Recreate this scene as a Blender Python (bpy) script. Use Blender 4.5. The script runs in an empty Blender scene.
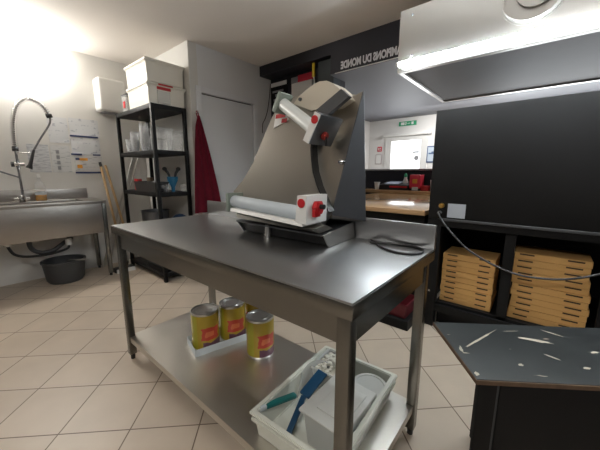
import bpy, bmesh, math, random
from mathutils import Vector, Matrix
random.seed(7)
SC = bpy.context.scene
COL = SC.collection
V = Vector
R = math.radians

# ------------------------------------------------------------------ materials
def new_mat(name):
    m = bpy.data.materials.new(name); m.use_nodes = True
    nt = m.node_tree; b = nt.nodes['Principled BSDF']
    return m, nt, b

def mat(name, col, rough=.5, metal=0., var=.08, scale=8., bump=0., stretch=None, spec=.5, rvar=0., trans=0., alpha=1., coat=0.):
    m, nt, b = new_mat(name)
    tc = nt.nodes.new('ShaderNodeTexCoord')
    mp = nt.nodes.new('ShaderNodeMapping')
    if stretch: mp.inputs['Scale'].default_value = stretch
    no = nt.nodes.new('ShaderNodeTexNoise'); no.inputs['Scale'].default_value = scale; no.inputs['Detail'].default_value = 4
    nt.links.new(tc.outputs['Object'], mp.inputs['Vector']); nt.links.new(mp.outputs['Vector'], no.inputs['Vector'])
    mix = nt.nodes.new('ShaderNodeMix'); mix.data_type = 'RGBA'
    c = V(col)
    mix.inputs['A'].default_value = (*(c*(1-var)), 1); mix.inputs['B'].default_value = (*[min(1, x) for x in c*(1+var)], 1)
    nt.links.new(no.outputs['Fac'], mix.inputs['Factor']); nt.links.new(mix.outputs['Result'], b.inputs['Base Color'])
    b.inputs['Roughness'].default_value = rough; b.inputs['Metallic'].default_value = metal
    b.inputs['Specular IOR Level'].default_value = spec
    b.inputs['Transmission Weight'].default_value = trans
    b.inputs['Alpha'].default_value = alpha
    b.inputs['Coat Weight'].default_value = coat
    if rvar:
        mr = nt.nodes.new('ShaderNodeMapRange'); mr.inputs['To Min'].default_value = rough-rvar; mr.inputs['To Max'].default_value = rough+rvar
        nt.links.new(no.outputs['Fac'], mr.inputs['Value']); nt.links.new(mr.outputs['Result'], b.inputs['Roughness'])
    if bump:
        bp = nt.nodes.new('ShaderNodeBump'); bp.inputs['Strength'].default_value = bump; bp.inputs['Distance'].default_value = .01
        nt.links.new(no.outputs['Fac'], bp.inputs['Height']); nt.links.new(bp.outputs['Normal'], b.inputs['Normal'])
    return m

def emis(name, col, s):
    m, nt, b = new_mat(name)
    b.inputs['Base Color'].default_value = (.8, .8, .8, 1)
    b.inputs['Emission Color'].default_value = (*col, 1); b.inputs['Emission Strength'].default_value = s
    return m

M = {}
M['wall'] = mat('wall_paint', (.70, .69, .66), .6, var=.03, scale=3, bump=.03)
M['wall_door'] = mat('door_wall_paint', (.76, .77, .79), .55, var=.03, scale=3, bump=.03)
M['ceiling'] = mat('ceiling_paint', (.84, .79, .74), .8, var=.03, scale=2)
M['shop_ceiling'] = mat('grey_ceiling_paint', (.17, .175, .20), .6, var=.05, scale=2)
M['dimmed_wall'] = mat('dimmed_wall_paint', (.16, .16, .17), .6, var=.03, scale=3)  # unseen walls painted dark to dim what the steel reflects
M['shop_wall'] = mat('shop_wall_paint', (.80, .79, .77), .6, var=.02, scale=2)
M['dark_wall'] = mat('dark_navy_paint', (.012, .012, .020), .55, var=.3, scale=5)
M['steel'] = mat('darkened_brushed_steel', (.20, .195, .18), .26, 1, var=.06, scale=3, rvar=.02)  # steel darkened below its own tone to paint in dim reflections
M['steel_top'] = mat('worn_steel_top', (.35, .355, .36), .36, 1, var=.08, scale=5, stretch=(1, 3, 3), rvar=.05)
M['steel_light'] = mat('satin_steel', (.58, .57, .55), .33, 1, var=.03, scale=3, rvar=.03)
M['sink_steel'] = mat('sink_steel', (.44, .41, .38), .34, 1, var=.04, scale=3, rvar=.03)
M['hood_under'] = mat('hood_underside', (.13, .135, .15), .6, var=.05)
M['steel_body'] = mat('machine_steel', (.43, .41, .37), .30, 1, var=.06, scale=3, rvar=.04)
M['shelf_steel'] = mat('lightened_shelf_steel', (.66, .63, .58), .40, 1, var=.06, scale=4, rvar=.08)  # lighter copy of the table steel, brightness put into the colour
M['chrome'] = mat('chrome', (.7, .7, .7), .12, 1, var=.03)
M['dark_steel'] = mat('dark_steel', (.20, .21, .23), .4, 1, var=.1)
M['black'] = mat('black_paint', (.005, .005, .0055), .55, var=.25, scale=6, spec=.25)
M['black_panel'] = mat('black_panel_paint', (.007, .007, .0075), .55, spec=.28, var=.35, scale=3, rvar=.08)
M['black_plastic'] = mat('black_plastic', (.015, .015, .016), .45, var=.2)
M['grey_plastic'] = mat('dark_grey_plastic', (.06, .062, .066), .5, var=.15)
M['hose_grey'] = mat('grey_hose', (.13, .13, .13), .45, var=.1)
M['white_plastic'] = mat('white_plastic', (.78, .78, .76), .4, var=.03)
M['box_cream'] = mat('cream_plastic', (.76, .73, .65), .4, var=.03)
M['crate'] = mat('milky_crate_plastic', (.68, .69, .62), .4, var=.05)
M['tub'] = mat('milky_tub_plastic', (.74, .75, .72), .3, var=.04, trans=.25)
M['clear'] = mat('clear_plastic', (.85, .87, .88), .15, var=.02, alpha=.16)
M['cup'] = mat('clear_cup_plastic', (.86, .88, .9), .15, var=.02, alpha=.17)
M['sheet'] = mat('clear_sheet_plastic', (.85, .87, .86), .2, var=.02, alpha=.38)
M['red'] = mat('red_plastic', (.50, .015, .02), .4, var=.08)
M['dark_red'] = mat('dull_red_plastic', (.26, .022, .015), .4)
M['red_cloth'] = mat('dark_red_cloth', (.23, .010, .032), .9, var=.2, scale=25, bump=.3)
M['red_sign'] = mat('red_sign', (.65, .03, .06), .5, var=.03)
M['white_print'] = mat('white_print', (.8, .8, .78), .5, var=.02)
M['silver_print'] = mat('silver_letters', (.72, .72, .76), .5, var=.05)
M['grey_print'] = mat('grey_print', (.30, .30, .31), .5, var=.1)
M['navy_strip'] = mat('navy_strip', (.02, .035, .12), .4, var=.1)
M['orange_print'] = mat('orange_print', (.75, .33, .04), .5, var=.1)
M['green_sign'] = mat('green_sign', (.03, .35, .16), .5, var=.03)
M['blue'] = mat('blue_plastic', (.010, .055, .12), .4, var=.1)
M['teal'] = mat('teal_plastic', (.015, .17, .165), .4, var=.1)
M['sky_blue'] = mat('bright_blue_plastic', (.025, .17, .32), .4, var=.1)
M['kraft'] = mat('kraft_cardboard', (.66, .39, .14), .75, var=.08, scale=12, stretch=(1, 1, 6))
M['wood'] = mat('beech_handle', (.56, .38, .20), .5, var=.12, scale=10, stretch=(4, 4, .5))
M['counter_wood'] = mat('counter_wood', (.50, .31, .16), .16, var=.14, scale=6, stretch=(.6, 5, 5))
M['brass'] = mat('brass', (.65, .42, .12), .3, 1, var=.05)
M['roller_up'] = mat('roller_white', (.74, .77, .76), .35, var=.03)
M['roller_low'] = mat('roller_grey_blue', (.52, .58, .63), .35, var=.03)
M['green_grey'] = mat('green_grey_metal', (.26, .31, .27), .45, var=.1)
M['beige_cover'] = mat('beige_cover', (.62, .56, .46), .4, var=.04)
M['amber'] = mat('amber_soap', (.62, .28, .015), .25, var=.05)
M['pillar'] = mat('dark_green_grey_paint', (.030, .040, .044), .5, var=.2)
M['yellow'] = mat('yellow_plastic', (.75, .52, .02), .4, var=.05)
M['tray_card'] = mat('pale_blue_card', (.62, .68, .72), .6, var=.06)
M['cheese'] = mat('white_crumbs', (.80, .77, .68), .7, var=.12, scale=60, bump=.6)
M['door_paint'] = mat('door_paint', (.78, .80, .83), .45, var=.02, scale=2)
M['bench_edge'] = mat('chipboard_edge', (.12, .075, .045), .8, var=.5, scale=30)
M['tube'] = emis('fluorescent_tube', (.90, .97, 1.0), 120)
M['lamp'] = emis('lamp_diffuser', (1.0, .96, .89), 42)

# floor tiles laid diagonally
def floor_mat():
    m, nt, b = new_mat('floor_tiles')
    tc = nt.nodes.new('ShaderNodeTexCoord'); mp = nt.nodes.new('ShaderNodeMapping')
    mp.inputs['Rotation'].default_value = (0, 0, -R(45))
    S = .318
    # u=(x+y)/sqrt2, v=(y-x)/sqrt2
    mp.vector_type = 'POINT'
    mp.inputs['Location'].default_value = (1.011 + 20*S, -1.245 + 20*S, 0)
    nt.links.new(tc.outputs['Object'], mp.inputs['Vector'])
    br = nt.nodes.new('ShaderNodeTexBrick'); br.offset = 0; br.squash = 1
    br.inputs['Scale'].default_value = 1; br.inputs['Brick Width'].default_value = S; br.inputs['Row Height'].default_value = S
    br.inputs['Mortar Size'].default_value = .0032; br.inputs['Mortar Smooth'].default_value = .2
    br.inputs['Color1'].default_value = (.49, .415, .335, 1); br.inputs['Color2'].default_value = (.535, .455, .37, 1)
    br.inputs['Mortar'].default_value = (.15, .11, .08, 1)
    nt.links.new(mp.outputs['Vector'], br.inputs['Vector'])
    no = nt.nodes.new('ShaderNodeTexNoise'); no.inputs['Scale'].default_value = 5; no.inputs['Detail'].default_value = 6
    nt.links.new(tc.outputs['Object'], no.inputs['Vector'])
    mr = nt.nodes.new('ShaderNodeMapRange'); mr.inputs['To Min'].default_value = .86; mr.inputs['To Max'].default_value = 1.12
    nt.links.new(no.outputs['Fac'], mr.inputs['Value'])
    mx = nt.nodes.new('ShaderNodeMix'); mx.data_type = 'RGBA'; mx.blend_type = 'MULTIPLY'; mx.inputs['Factor'].default_value = 1
    nt.links.new(br.outputs['Color'], mx.inputs['A']); nt.links.new(mr.outputs['Result'], mx.inputs['B'])
    nt.links.new(mx.outputs['Result'], b.inputs['Base Color'])
    bp = nt.nodes.new('ShaderNodeBump'); bp.inputs['Strength'].default_value = .4; bp.inputs['Distance'].default_value = .003; bp.invert = True
    nt.links.new(br.outputs['Fac'], bp.inputs['Height']); nt.links.new(bp.outputs['Normal'], b.inputs['Normal'])
    b.inputs['Roughness'].default_value = .42
    return m
M['floor'] = floor_mat()

# tomato can label: yellow wrap with a red fruit patch, a purple band and a dark stripe
def can_label_mat():
    m, nt, b = new_mat('can_label')
    N = nt.nodes.new; L = nt.links.new
    tc = N('ShaderNodeTexCoord'); sp = N('ShaderNodeSeparateXYZ'); L(tc.outputs['Object'], sp.inputs[0])
    at = N('ShaderNodeMath'); at.operation = 'ARCTAN2'; L(sp.outputs['Y'], at.inputs[0]); L(sp.outputs['X'], at.inputs[1])
    no = N('ShaderNodeTexNoise'); no.inputs['Scale'].default_value = 28; L(tc.outputs['Object'], no.inputs['Vector'])
    def step(src, a, bb):      # 1 inside [a,b]
        g = N('ShaderNodeMath'); g.operation = 'GREATER_THAN'; L(src, g.inputs[0]); g.inputs[1].default_value = a
        l = N('ShaderNodeMath'); l.operation = 'LESS_THAN'; L(src, l.inputs[0]); l.inputs[1].default_value = bb
        x = N('ShaderNodeMath'); x.operation = 'MULTIPLY'; L(g.outputs[0], x.inputs[0]); L(l.outputs[0], x.inputs[1])
        return x.outputs[0]
    def both(a, c):
        x = N('ShaderNodeMath'); x.operation = 'MULTIPLY'; L(a, x.inputs[0]); L(c, x.inputs[1]); return x.outputs[0]
    wob = N('ShaderNodeMath'); wob.operation = 'MULTIPLY_ADD'; L(no.outputs['Fac'], wob.inputs[0]); wob.inputs[1].default_value = .5; L(at.outputs[0], wob.inputs[2])
    zz = N('ShaderNodeMath'); zz.operation = 'MULTIPLY_ADD'; L(no.outputs['Fac'], zz.inputs[0]); zz.inputs[1].default_value = .03; L(sp.outputs['Z'], zz.inputs[2])
    col = None
    def layer(prev, mask, rgb):
        x = N('ShaderNodeMix'); x.data_type = 'RGBA'; L(mask, x.inputs['Factor'])
        if prev is None: x.inputs['A'].default_value = (.40, .28, .025, 1)
        else: L(prev, x.inputs['A'])
        x.inputs['B'].default_value = (*rgb, 1); return x.outputs['Result']
    a = at.outputs[0]
    col = layer(None, both(step(a, -2.2, -1.6), step(sp.outputs['Z'], 0, .3)), (.36, .33, .03))
    col = layer(col, both(step(wob.outputs[0], -1.05, .35), step(zz.outputs[0], .085, .16)), (.48, .05, .025))
    col = layer(col, both(step(wob.outputs[0], -.75, -.15), step(zz.outputs[0], .105, .135)), (.62, .16, .06))
    col = layer(col, both(step(a, -1.2, .5), step(zz.outputs[0], .0, .072)), (.13, .05, .085))
    col = layer(col, both(step(wob.outputs[0], 1.2, 2.6), step(zz.outputs[0], .05, .15)), (.48, .05, .025))
    L(col, b.inputs['Base Color'])
    b.inputs['Roughness'].default_value = .38
    return m
M['can_label'] = can_label_mat()

# worn black laminate with pale chips
def worn_mat():
    m, nt, b = new_mat('worn_laminate')
    N = nt.nodes.new; L = nt.links.new
    tc = N('ShaderNodeTexCoord'); mp = N('ShaderNodeMapping'); mp.inputs['Scale'].default_value = (1, 3.2, 1); mp.inputs['Rotation'].default_value = (0, 0, .5)
    L(tc.outputs['Object'], mp.inputs['Vector'])
    n1 = N('ShaderNodeTexNoise'); n1.inputs['Scale'].default_value = 7; n1.inputs['Detail'].default_value = 3; n1.inputs['Roughness'].default_value = .5
    L(mp.outputs['Vector'], n1.inputs['Vector'])
    cr = N('ShaderNodeValToRGB'); e = cr.color_ramp.elements
    e[0].position = .70; e[0].color = (0, 0, 0, 1); e[1].position = .725; e[1].color = (1, 1, 1, 1)
    L(n1.outputs['Fac'], cr.inputs['Fac'])
    n2 = N('ShaderNodeTexNoise'); n2.inputs['Scale'].default_value = 5; n2.inputs['Detail'].default_value = 5; L(tc.outputs['Object'], n2.inputs['Vector'])
    mr = N('ShaderNodeMix'); mr.data_type = 'RGBA'; L(n2.outputs['Fac'], mr.inputs['Factor'])
    mr.inputs['A'].default_value = (.008, .010, .011, 1); mr.inputs['B'].default_value = (.042, .047, .048, 1)
    mx = N('ShaderNodeMix'); mx.data_type = 'RGBA'; L(cr.outputs['Color'], mx.inputs['Factor']); L(mr.outputs['Result'], mx.inputs['A'])
    mx.inputs['B'].default_value = (.50, .42, .33, 1)
    L(mx.outputs['Result'], b.inputs['Base Color']); b.inputs['Roughness'].default_value = .33
    return m
M['worn'] = worn_mat()
M['scratch'] = mat('chipped_scratch', (.52, .47, .38), .7, var=.2, scale=60)

# pages: small grey rows of print on paper
def page_mat(name, paper, ink, sx, sy, fill):
    m, nt, b = new_mat(name)
    N = nt.nodes.new; L = nt.links.new
    tc = N('ShaderNodeTexCoord'); mp = N('ShaderNodeMapping'); mp.inputs['Scale'].default_value = (1, sx, sy); L(tc.outputs['Object'], mp.inputs['Vector'])
    no = N('ShaderNodeTexNoise'); no.inputs['Scale'].default_value = 1; no.inputs['Detail'].default_value = 2; L(mp.outputs['Vector'], no.inputs['Vector'])
    cr = N('ShaderNodeValToRGB'); e = cr.color_ramp.elements
    e[0].position = fill; e[0].color = (0, 0, 0, 1); e[1].position = fill+.1; e[1].color = (1, 1, 1, 1)
    L(no.outputs['Fac'], cr.inputs['Fac'])
    mx = N('ShaderNodeMix'); mx.data_type = 'RGBA'; L(cr.outputs['Color'], mx.inputs['Factor'])
    mx.inputs['A'].default_value = (*paper, 1); mx.inputs['B'].default_value = (*ink, 1)
    L(mx.outputs['Result'], b.inputs['Base Color']); b.inputs['Roughness'].default_value = .25
    return m
M['page_rows'] = page_mat('printed_rows', (.64, .65, .66), (.45, .46, .49), 14, 70, .47)
M['page_soft'] = page_mat('faint_print', (.68, .69, .70), (.40, .42, .47), 16, 26, .58)
M['page_icons'] = page_mat('paper_pale', (.66, .66, .65), (.45, .46, .46), 12, 50, .55)
M['poster_print'] = page_mat('grey_print_on_black', (.02, .02, .022), (.42, .42, .43), 9, 22, .52)

# thin clear glass
def glass_mat():
    m, nt, b = new_mat('door_glass')
    g = nt.nodes.new('ShaderNodeBsdfGlossy'); g.inputs['Roughness'].default_value = .02
    t = nt.nodes.new('ShaderNodeBsdfTransparent'); x = nt.nodes.new('ShaderNodeMixShader'); x.inputs[0].default_value = .06
    nt.links.new(t.outputs[0], x.inputs[1]); nt.links.new(g.outputs[0], x.inputs[2])
    nt.links.new(x.outputs[0], nt.nodes['Material Output'].inputs['Surface'])
    return m
M['glass'] = glass_mat()

# ------------------------------------------------------------------ shape builder
class B:
    def __init__(s): s.bm = bmesh.new()
    def _merge(s, t, mtx=None):
        if mtx is not None: bmesh.ops.transform(t, matrix=mtx, verts=t.verts)
        me = bpy.data.meshes.new('tmp'); t.to_mesh(me); t.free(); s.bm.from_mesh(me); bpy.data.meshes.remove(me); return s
    def box(s, a, b, bevel=0., seg=2, mtx=None):
        t = bmesh.new(); bmesh.ops.create_cube(t, size=1)
        a, b = V(a), V(b); c = (a+b)/2; d = b-a
        for v in t.verts: v.co = V((v.co.x*d.x, v.co.y*d.y, v.co.z*d.z)) + c
        if bevel: bmesh.ops.bevel(t, geom=t.edges[:], offset=bevel, segments=seg, affect='EDGES', profile=.6)
        return s._merge(t, mtx)
    def obox(s, c, u, v, w, hu, hv, hw, bevel=0.):
        u, v, w = V(u).normalized(), V(v).normalized(), V(w).normalized()
        m = Matrix((( u.x, v.x, w.x, c[0]), (u.y, v.y, w.y, c[1]), (u.z, v.z, w.z, c[2]), (0, 0, 0, 1)))
        return s.box((-hu, -hv, -hw), (hu, hv, hw), bevel, mtx=m)
    def cyl(s, p0, p1, r, n=24, r2=None, bevel=0.):
        p0, p1 = V(p0), V(p1); d = p1-p0
        t = bmesh.new(); bmesh.ops.create_cone(t, cap_ends=True, segments=n, radius1=r, radius2=r if r2 is None else r2, depth=d.length)
        if bevel:
            ed = [e for e in t.edges if abs(e.verts[0].co.z-e.verts[1].co.z) < 1e-6]
            bmesh.ops.bevel(t, geom=ed, offset=bevel, segments=2, affect='EDGES')
        q = V((0, 0, 1)).rotation_difference(d.normalized())
        return s._merge(t, Matrix.Translation((p0+p1)/2) @ q.to_matrix().to_4x4())
    def tube(s, pts, r, n=10, cap=True):
        pts = [V(p) for p in pts]; rings = []
        bm = s.bm; up = None
        for i, p in enumerate(pts):
            d = (pts[min(i+1, len(pts)-1)] - pts[max(i-1, 0)]).normalized()
            if up is None:
                up = d.orthogonal().normalized()
            else:
                up = (up - d*up.dot(d));  up = up.normalized() if up.length > 1e-6 else d.orthogonal().normalized()
            sd = d.cross(up)
            rr = r[i] if isinstance(r, (list, tuple)) else r
            rings.append([bm.verts.new(p + (up*math.cos(k*2*math.pi/n) + sd*math.sin(k*2*math.pi/n))*rr) for k in range(n)])
        for a, b in zip(rings, rings[1:]):
            for k in range(n): bm.faces.new((a[k], a[(k+1) % n], b[(k+1) % n], b[k]))
        if cap:
            bm.faces.new(rings[0][::-1]); bm.faces.new(rings[-1])
        return s
    def lathe(s, prof, c=(0, 0, 0), n=32, close=False):
        bm = s.bm; c = V(c); rings = []
        for r, z in prof:
            rings.append([bm.verts.new(c + V((max(r, 1e-4)*math.cos(k*2*math.pi/n), max(r, 1e-4)*math.sin(k*2*math.pi/n), z))) for k in range(n)])
        pr = list(zip(rings, rings[1:])) + ([(rings[-1], rings[0])] if close else [])
        for a, b in pr:
            for k in range(n): bm.faces.new((a[k], a[(k+1) % n], b[(k+1) % n], b[k]))
        return s
    def prism(s, pts, ext):
        bm = s.bm; e = V(ext)
        a = [bm.verts.new(V(p)) for p in pts]; b = [bm.verts.new(V(p)+e) for p in pts]
        n = len(pts)
        bm.faces.new(a); bm.faces.new(b[::-1])
        for k in range(n): bm.faces.new((a[k], b[k], b[(k+1) % n], a[(k+1) % n]))
        return s
    def loft(s, A, Bp):
        bm = s.bm
        a = [bm.verts.new(V(p)) for p in A]; b = [bm.verts.new(V(p)) for p in Bp]; n = len(A)
        bm.faces.new(a); bm.faces.new(b[::-1])
        for k in range(n): bm.faces.new((a[k], b[k], b[(k+1) % n], a[(k+1) % n]))
        return s
    def ring_box(s, a, b, wall, floor, taper=0., lip=0., lip_h=.012, bevel=.004):
        """open tray with walls, floor, slightly smaller base and an outer lip"""
        (x0, y0, z0), (x1, y1, z1) = a, b
        def ring(o, z): return [(x0+o, y0+o, z), (x1-o, y0+o, z), (x1-o, y1-o, z), (x0+o, y1-o, z)]
        loops = [ring(taper, z0), ring(taper*.1, z1-lip_h)]
        if lip: loops += [ring(-lip, z1-lip_h), ring(-lip, z1)]
        else: loops += [ring(0, z1)]
        loops += [ring(wall, z1), ring(taper+wall, z0+floor)]
        t = bmesh.new()
        vs = [[t.verts.new(p) for p in l] for l in loops]
        for p, q in zip(vs, vs[1:]):
            for k in range(4): t.faces.new((p[k], p[(k+1) % 4], q[(k+1) % 4], q[k]))
        t.faces.new(vs[0][::-1]); t.faces.new(vs[-1])
        if bevel:
            bmesh.ops.bevel(t, geom=t.edges[:], offset=bevel, segments=2, affect='EDGES', clamp_overlap=True)
        return s._merge(t)
    def sphere(s, c, r, sc=(1, 1, 1), n=16):
        t = bmesh.new(); bmesh.ops.create_uvsphere(t, u_segments=n, v_segments=n//2, radius=r)
        return s._merge(t, Matrix.Translation(c) @ Matrix.Diagonal((*sc, 1)))

def world_loc(o):
    p = V((0, 0, 0))
    while o is not None: p += o.location; o = o.parent
    return p

def link(name, b, m, parent=None, world=True, base=None):
    """one mesh object; coordinates given in the world frame (world=True) or in the parent's frame"""
    bm = b.bm
    bmesh.ops.recalc_face_normals(bm, faces=bm.faces[:])
    off = V((0, 0, 0))
    if world and parent is not None: off = world_loc(parent)
    if base is not None: off = V(base)
    if off.length: bmesh.ops.translate(bm, vec=-off, verts=bm.verts[:])
    me = bpy.data.meshes.new(name); bm.to_mesh(me); bm.free()
    for f in me.polygons: f.use_smooth = True
    try: me.set_sharp_from_angle(angle=R(35))
    except Exception: pass
    me.materials.append(m if not isinstance(m, str) else M[m])
    o = bpy.data.objects.new(name, me); COL.objects.link(o)
    if parent is not None: o.parent = parent
    if base is not None: o.location = V(base)
    return o

def tag(o, label, cat, group=None):
    o['label'] = label; o['category'] = cat
    if group: o['group'] = group
    return o
def thing(name, label, cat, loc=(0, 0, 0), group=None, rz=0.):
    o = bpy.data.objects.new(name, None); COL.objects.link(o); o.location = loc; o.rotation_euler = (0, 0, rz)
    o.empty_display_size = .05
    return tag(o, label, cat, group)
def single(name, b, m, label, cat, base, group=None, world=True):
    """a thing that is one mesh"""
    if not world: bmesh.ops.translate(b.bm, vec=V(base), verts=b.bm.verts[:])
    return tag(link(name, b, m, base=base), label, cat, group)
def struct(name, b, m, parent=None):
    o = link(name, b, m, parent)
    if parent is None: o['kind'] = 'structure'
    return o
def copy_tree(o, loc=None, label=None, rz=None):
    def rec(x, par):
        c = x.copy(); COL.objects.link(c)
        if par is not None: c.parent = par
        for ch in [k for k in KIDS.get(x.name, ())]: rec(ch, c)
        return c
    KIDS = {}
    for k in COL.objects:
        if k.parent: KIDS.setdefault(k.parent.name, []).append(k)
    c = rec(o, None)
    if loc is not None: c.location = loc
    if rz is not None: c.rotation_euler = (0, 0, rz)
    if label: c['label'] = label
    return c
ORD = ['topmost', 'second from the top', 'third from the top', 'fourth from the top', 'fifth from the top', 'sixth from the top',
       'seventh from the top', 'eighth from the top', 'ninth from the top', 'tenth from the top', 'eleventh from the top']

# ------------------------------------------------------------------ the setting
XL = -4.30; CZ = 2.55; SHOPZ = 2.225; YF = 5.75
b = B().box((-4.5, -3.0, -.1), (2.6, 6.0, 0)); struct('floor', b, 'floor')
b = B().box((-4.5, -3.0, CZ), (2.6, 3.1, CZ+.1)); struct('ceiling', b, 'ceiling')
b = B().box((-1.93, 2.802, SHOPZ), (2.6, 3.1, SHOPZ+.01)).box((-3.05, 3.1, SHOPZ), (2.6, YF+.1, SHOPZ+.1)); struct('ceiling_shop', b, 'shop_ceiling')
b = B().box((XL-.1, -3.0, 0), (XL, 1.79, CZ)); struct('wall_left', b, 'wall')
b = B().box((XL-.1, 1.79, 0), (-3.05, 1.89, CZ)); struct('wall_alcove', b, 'wall')
# wall with the white door: two piers and a lintel around the opening
DY0, DY1, DZ = 1.90, 2.70, 2.08
b = B().box((-3.15, 1.89, 0), (-3.05, DY0, CZ)).box((-3.15, DY1, 0), (-3.05, 3.1, CZ)).box((-3.15, DY0, DZ), (-3.05, DY1, CZ))
struct('wall_door', b, 'wall_door')
b = B().box((-3.15, 3.0, 0), (-1.93, 3.1, CZ)); struct('wall_back', b, 'dark_wall')
b = B().box((-2.14, 2.86, 0), (-1.93, 3.0, 2.42)); struct('wall_pillar', b, 'pillar')
b = B().box((2.5, -3.0, 0), (2.6, 6.0, CZ)); struct('wall_right', b, 'dimmed_wall')
b = B().box((XL, -3.1, 0), (2.5, -3.0, CZ)); struct('wall_front', b, 'dimmed_wall')
b = B().box((-3.05, 3.1, 0), (-2.95, YF, SHOPZ)); struct('wall_shop_left', b, 'shop_wall')
# far shop wall with a door opening and an added unseen window opening for daylight further right
FX0, FX1, FZ = -2.58, -1.77, 1.89
WX0, WX1, WZ0, WZ1 = -.9, 1.9, .55, 2.0
b = (B().box((-3.05, YF, 0), (FX0, YF+.1, SHOPZ)).box((FX1, YF, 0), (WX0, YF+.1, SHOPZ)).box((FX0, YF, FZ), (FX1, YF+.1, SHOPZ))
     .box((WX0, YF, 0), (WX1, YF+.1, WZ0)).box((WX0, YF, WZ1), (WX1, YF+.1, SHOPZ)).box((WX1, YF, 0), (2.5, YF+.1, SHOPZ)))
struct('wall_far', b, 'shop_wall')
# dark beam at the ceiling, its deeper header with the banner lettering
beam = struct('trim_1', B().box((-3.05, 2.80, 2.43), (2.5, 3.0, CZ)), 'dark_wall')
head = struct('trim_2', B().box((-1.93, 2.80, 2.235), (2.5, 3.1, 2.43)), 'dark_wall')
struct('trim_3', B().box((-1.87, 2.792, 2.228), (2.5, 2.80, 2.234)), 'white_print')

# mirror-written white lettering on the header
cu = bpy.data.curves.new('lettering', 'FONT'); cu.body = 'CHAMPIONS DU MONDE'; cu.size = .125; cu.extrude = .0015; cu.offset = .006
cu.space_character = 1.0; cu.align_x = 'LEFT'
to = bpy.data.objects.new('lettering_source', cu); COL.objects.link(to)
dg = bpy.context.evaluated_depsgraph_get(); dg.update()
me = bpy.data.meshes.new_from_object(to.evaluated_get(dg)); bpy.data.objects.remove(to)
xs = [v.co.x for v in me.vertices]; wid = max(xs)
TX0, TX1 = -1.80, -1.06
k = (TX1-TX0)/wid
for v in me.vertices:
    v.co = V((TX0 + (wid - v.co.x)*k, 2.7975 - v.co.z*.5, 2.262 + v.co.y*.78))
me.flip_normals(); me.materials.append(M['silver_print'])
lo = bpy.data.objects.new('banner_lettering', me); COL.objects.link(lo); lo.parent = head; lo['label'] = 'white mirror-written words CHAMPIONS DU MONDE'

# white interior door
d1 = struct('door_1', B().box((-3.112, DY0+.030, .008), (-3.064, DY1-.030, DZ-.030), .003), 'door_paint')
link('gap_backing', B().box((-3.15, DY0, 0), (-3.125, DY1, DZ)), 'grey_plastic', d1)  # added hidden sheet, blocks light and paints the gap dark
link('door_frame', B().box((-3.075, DY0-.045, 0), (-3.035, DY0+.02, DZ+.045), .004).box((-3.075, DY1-.02, 0), (-3.035, DY1+.045, DZ+.045), .004)
     .box((-3.075, DY0+.02, DZ-.02), (-3.035, DY1-.02, DZ+.045), .004), 'door_paint', d1)
hp = B().cyl((-3.075, 2.62, 1.03), (-3.03, 2.62, 1.03), .012).tube([(-3.03, 2.62, 1.03), (-3.03, 2.52, 1.03)], .009)
link('door_handle', hp, 'chrome', d1)
# glazed shop door
d2 = struct('door_2', B().box((FX0, YF-.03, 0), (FX0+.125, YF+.06, FZ)).box((FX1-.115, YF-.03, 0), (FX1, YF+.06, FZ)).box((FX0+.125, YF-.03, FZ-.09), (FX1-.115, YF+.06, FZ))
            .box((FX0+.125, YF, 0), (FX1-.115, YF+.04, .12)), 'white_plastic')
link('glass_pane', B().box((FX0+.125, YF+.015, .12), (FX1-.115, YF+.025, FZ-.09)), 'glass', d2)
link('head_trim', B().box((FX0-.06, YF-.09, FZ), (FX1+.06, YF-.001, FZ+.05), .004), 'white_print', d2)
link('round_sticker', B().cyl((-1.965, YF+.013, 1.47), (-1.965, YF+.009, 1.47), .045), 'grey_print', d2)
link('sticker_strip', B().box((-2.05, YF+.009, 1.565), (-1.92, YF+.013, 1.595)), 'grey_print', d2)
w1 = struct('added_window', B().box((WX0, YF-.02, WZ0), (WX1, YF+.08, WZ0+.06)).box((WX0, YF-.02, WZ1-.06), (WX1, YF+.08, WZ1))
            .box((WX0, YF-.02, WZ0+.06), (WX0+.06, YF+.08, WZ1-.06)).box((WX1-.06, YF-.02, WZ0+.06), (WX1, YF+.08, WZ1-.06)), 'white_plastic')
link('glass_pane', B().box((WX0+.06, YF+.015, WZ0+.06), (WX1-.06, YF+.025, WZ1-.06)), 'glass', w1)
# pavement outside
pave = struct('ground_street', B().box((-12, 6.0, -.12), (12, 18, -.02)), mat('pavement', (.45, .44, .42), .9, scale=3))

# ------------------------------------------------------------------ the steel work table
X0, X1, Y0, Y1, TZ = -1.972, -.325, .583, 1.256, .88
tb = thing('work_table', 'stainless steel work table with back upstand and lower shelf, in the middle of the kitchen', 'table', (-1.14, .92, 0))
link('tabletop', B().box((X0+.001, Y0+.001, TZ-.008), (X1-.001, Y1, TZ), .002), 'steel_top', tb)
link('edge_lip', B().box((X0, Y0, TZ-.047), (X1, Y1-.001, TZ-.0065), .002), 'steel', tb)
link('upstand', B().box((X0, Y1-.014, TZ-.002), (X1, Y1, TZ+.10), .002), 'steel_top', tb)
link('apron', B().box((X0+.03, Y0+.022, .745), (X1-.03, Y0+.034, TZ-.045)).box((X0+.03, Y1-.034, .745), (X1-.03, Y1-.022, TZ-.045))
     .box((X0+.02, Y0+.03, .745), (X0+.032, Y1-.03, TZ-.045)).box((X1-.032, Y0+.03, .745), (X1-.02, Y1-.03, TZ-.045)), 'steel', tb)
for lx in (X0+.014, X1-.054):
    for ly in (Y0+.014, Y1-.054):
        lg = link('leg', B().box((lx, ly, .035), (lx+.04, ly+.04, TZ-.045), .003), 'steel', tb)
        link('foot', B().cyl((lx+.02, ly+.02, 0), (lx+.02, ly+.02, .036), .013), 'black_plastic', lg)
sz = .1587
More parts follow.
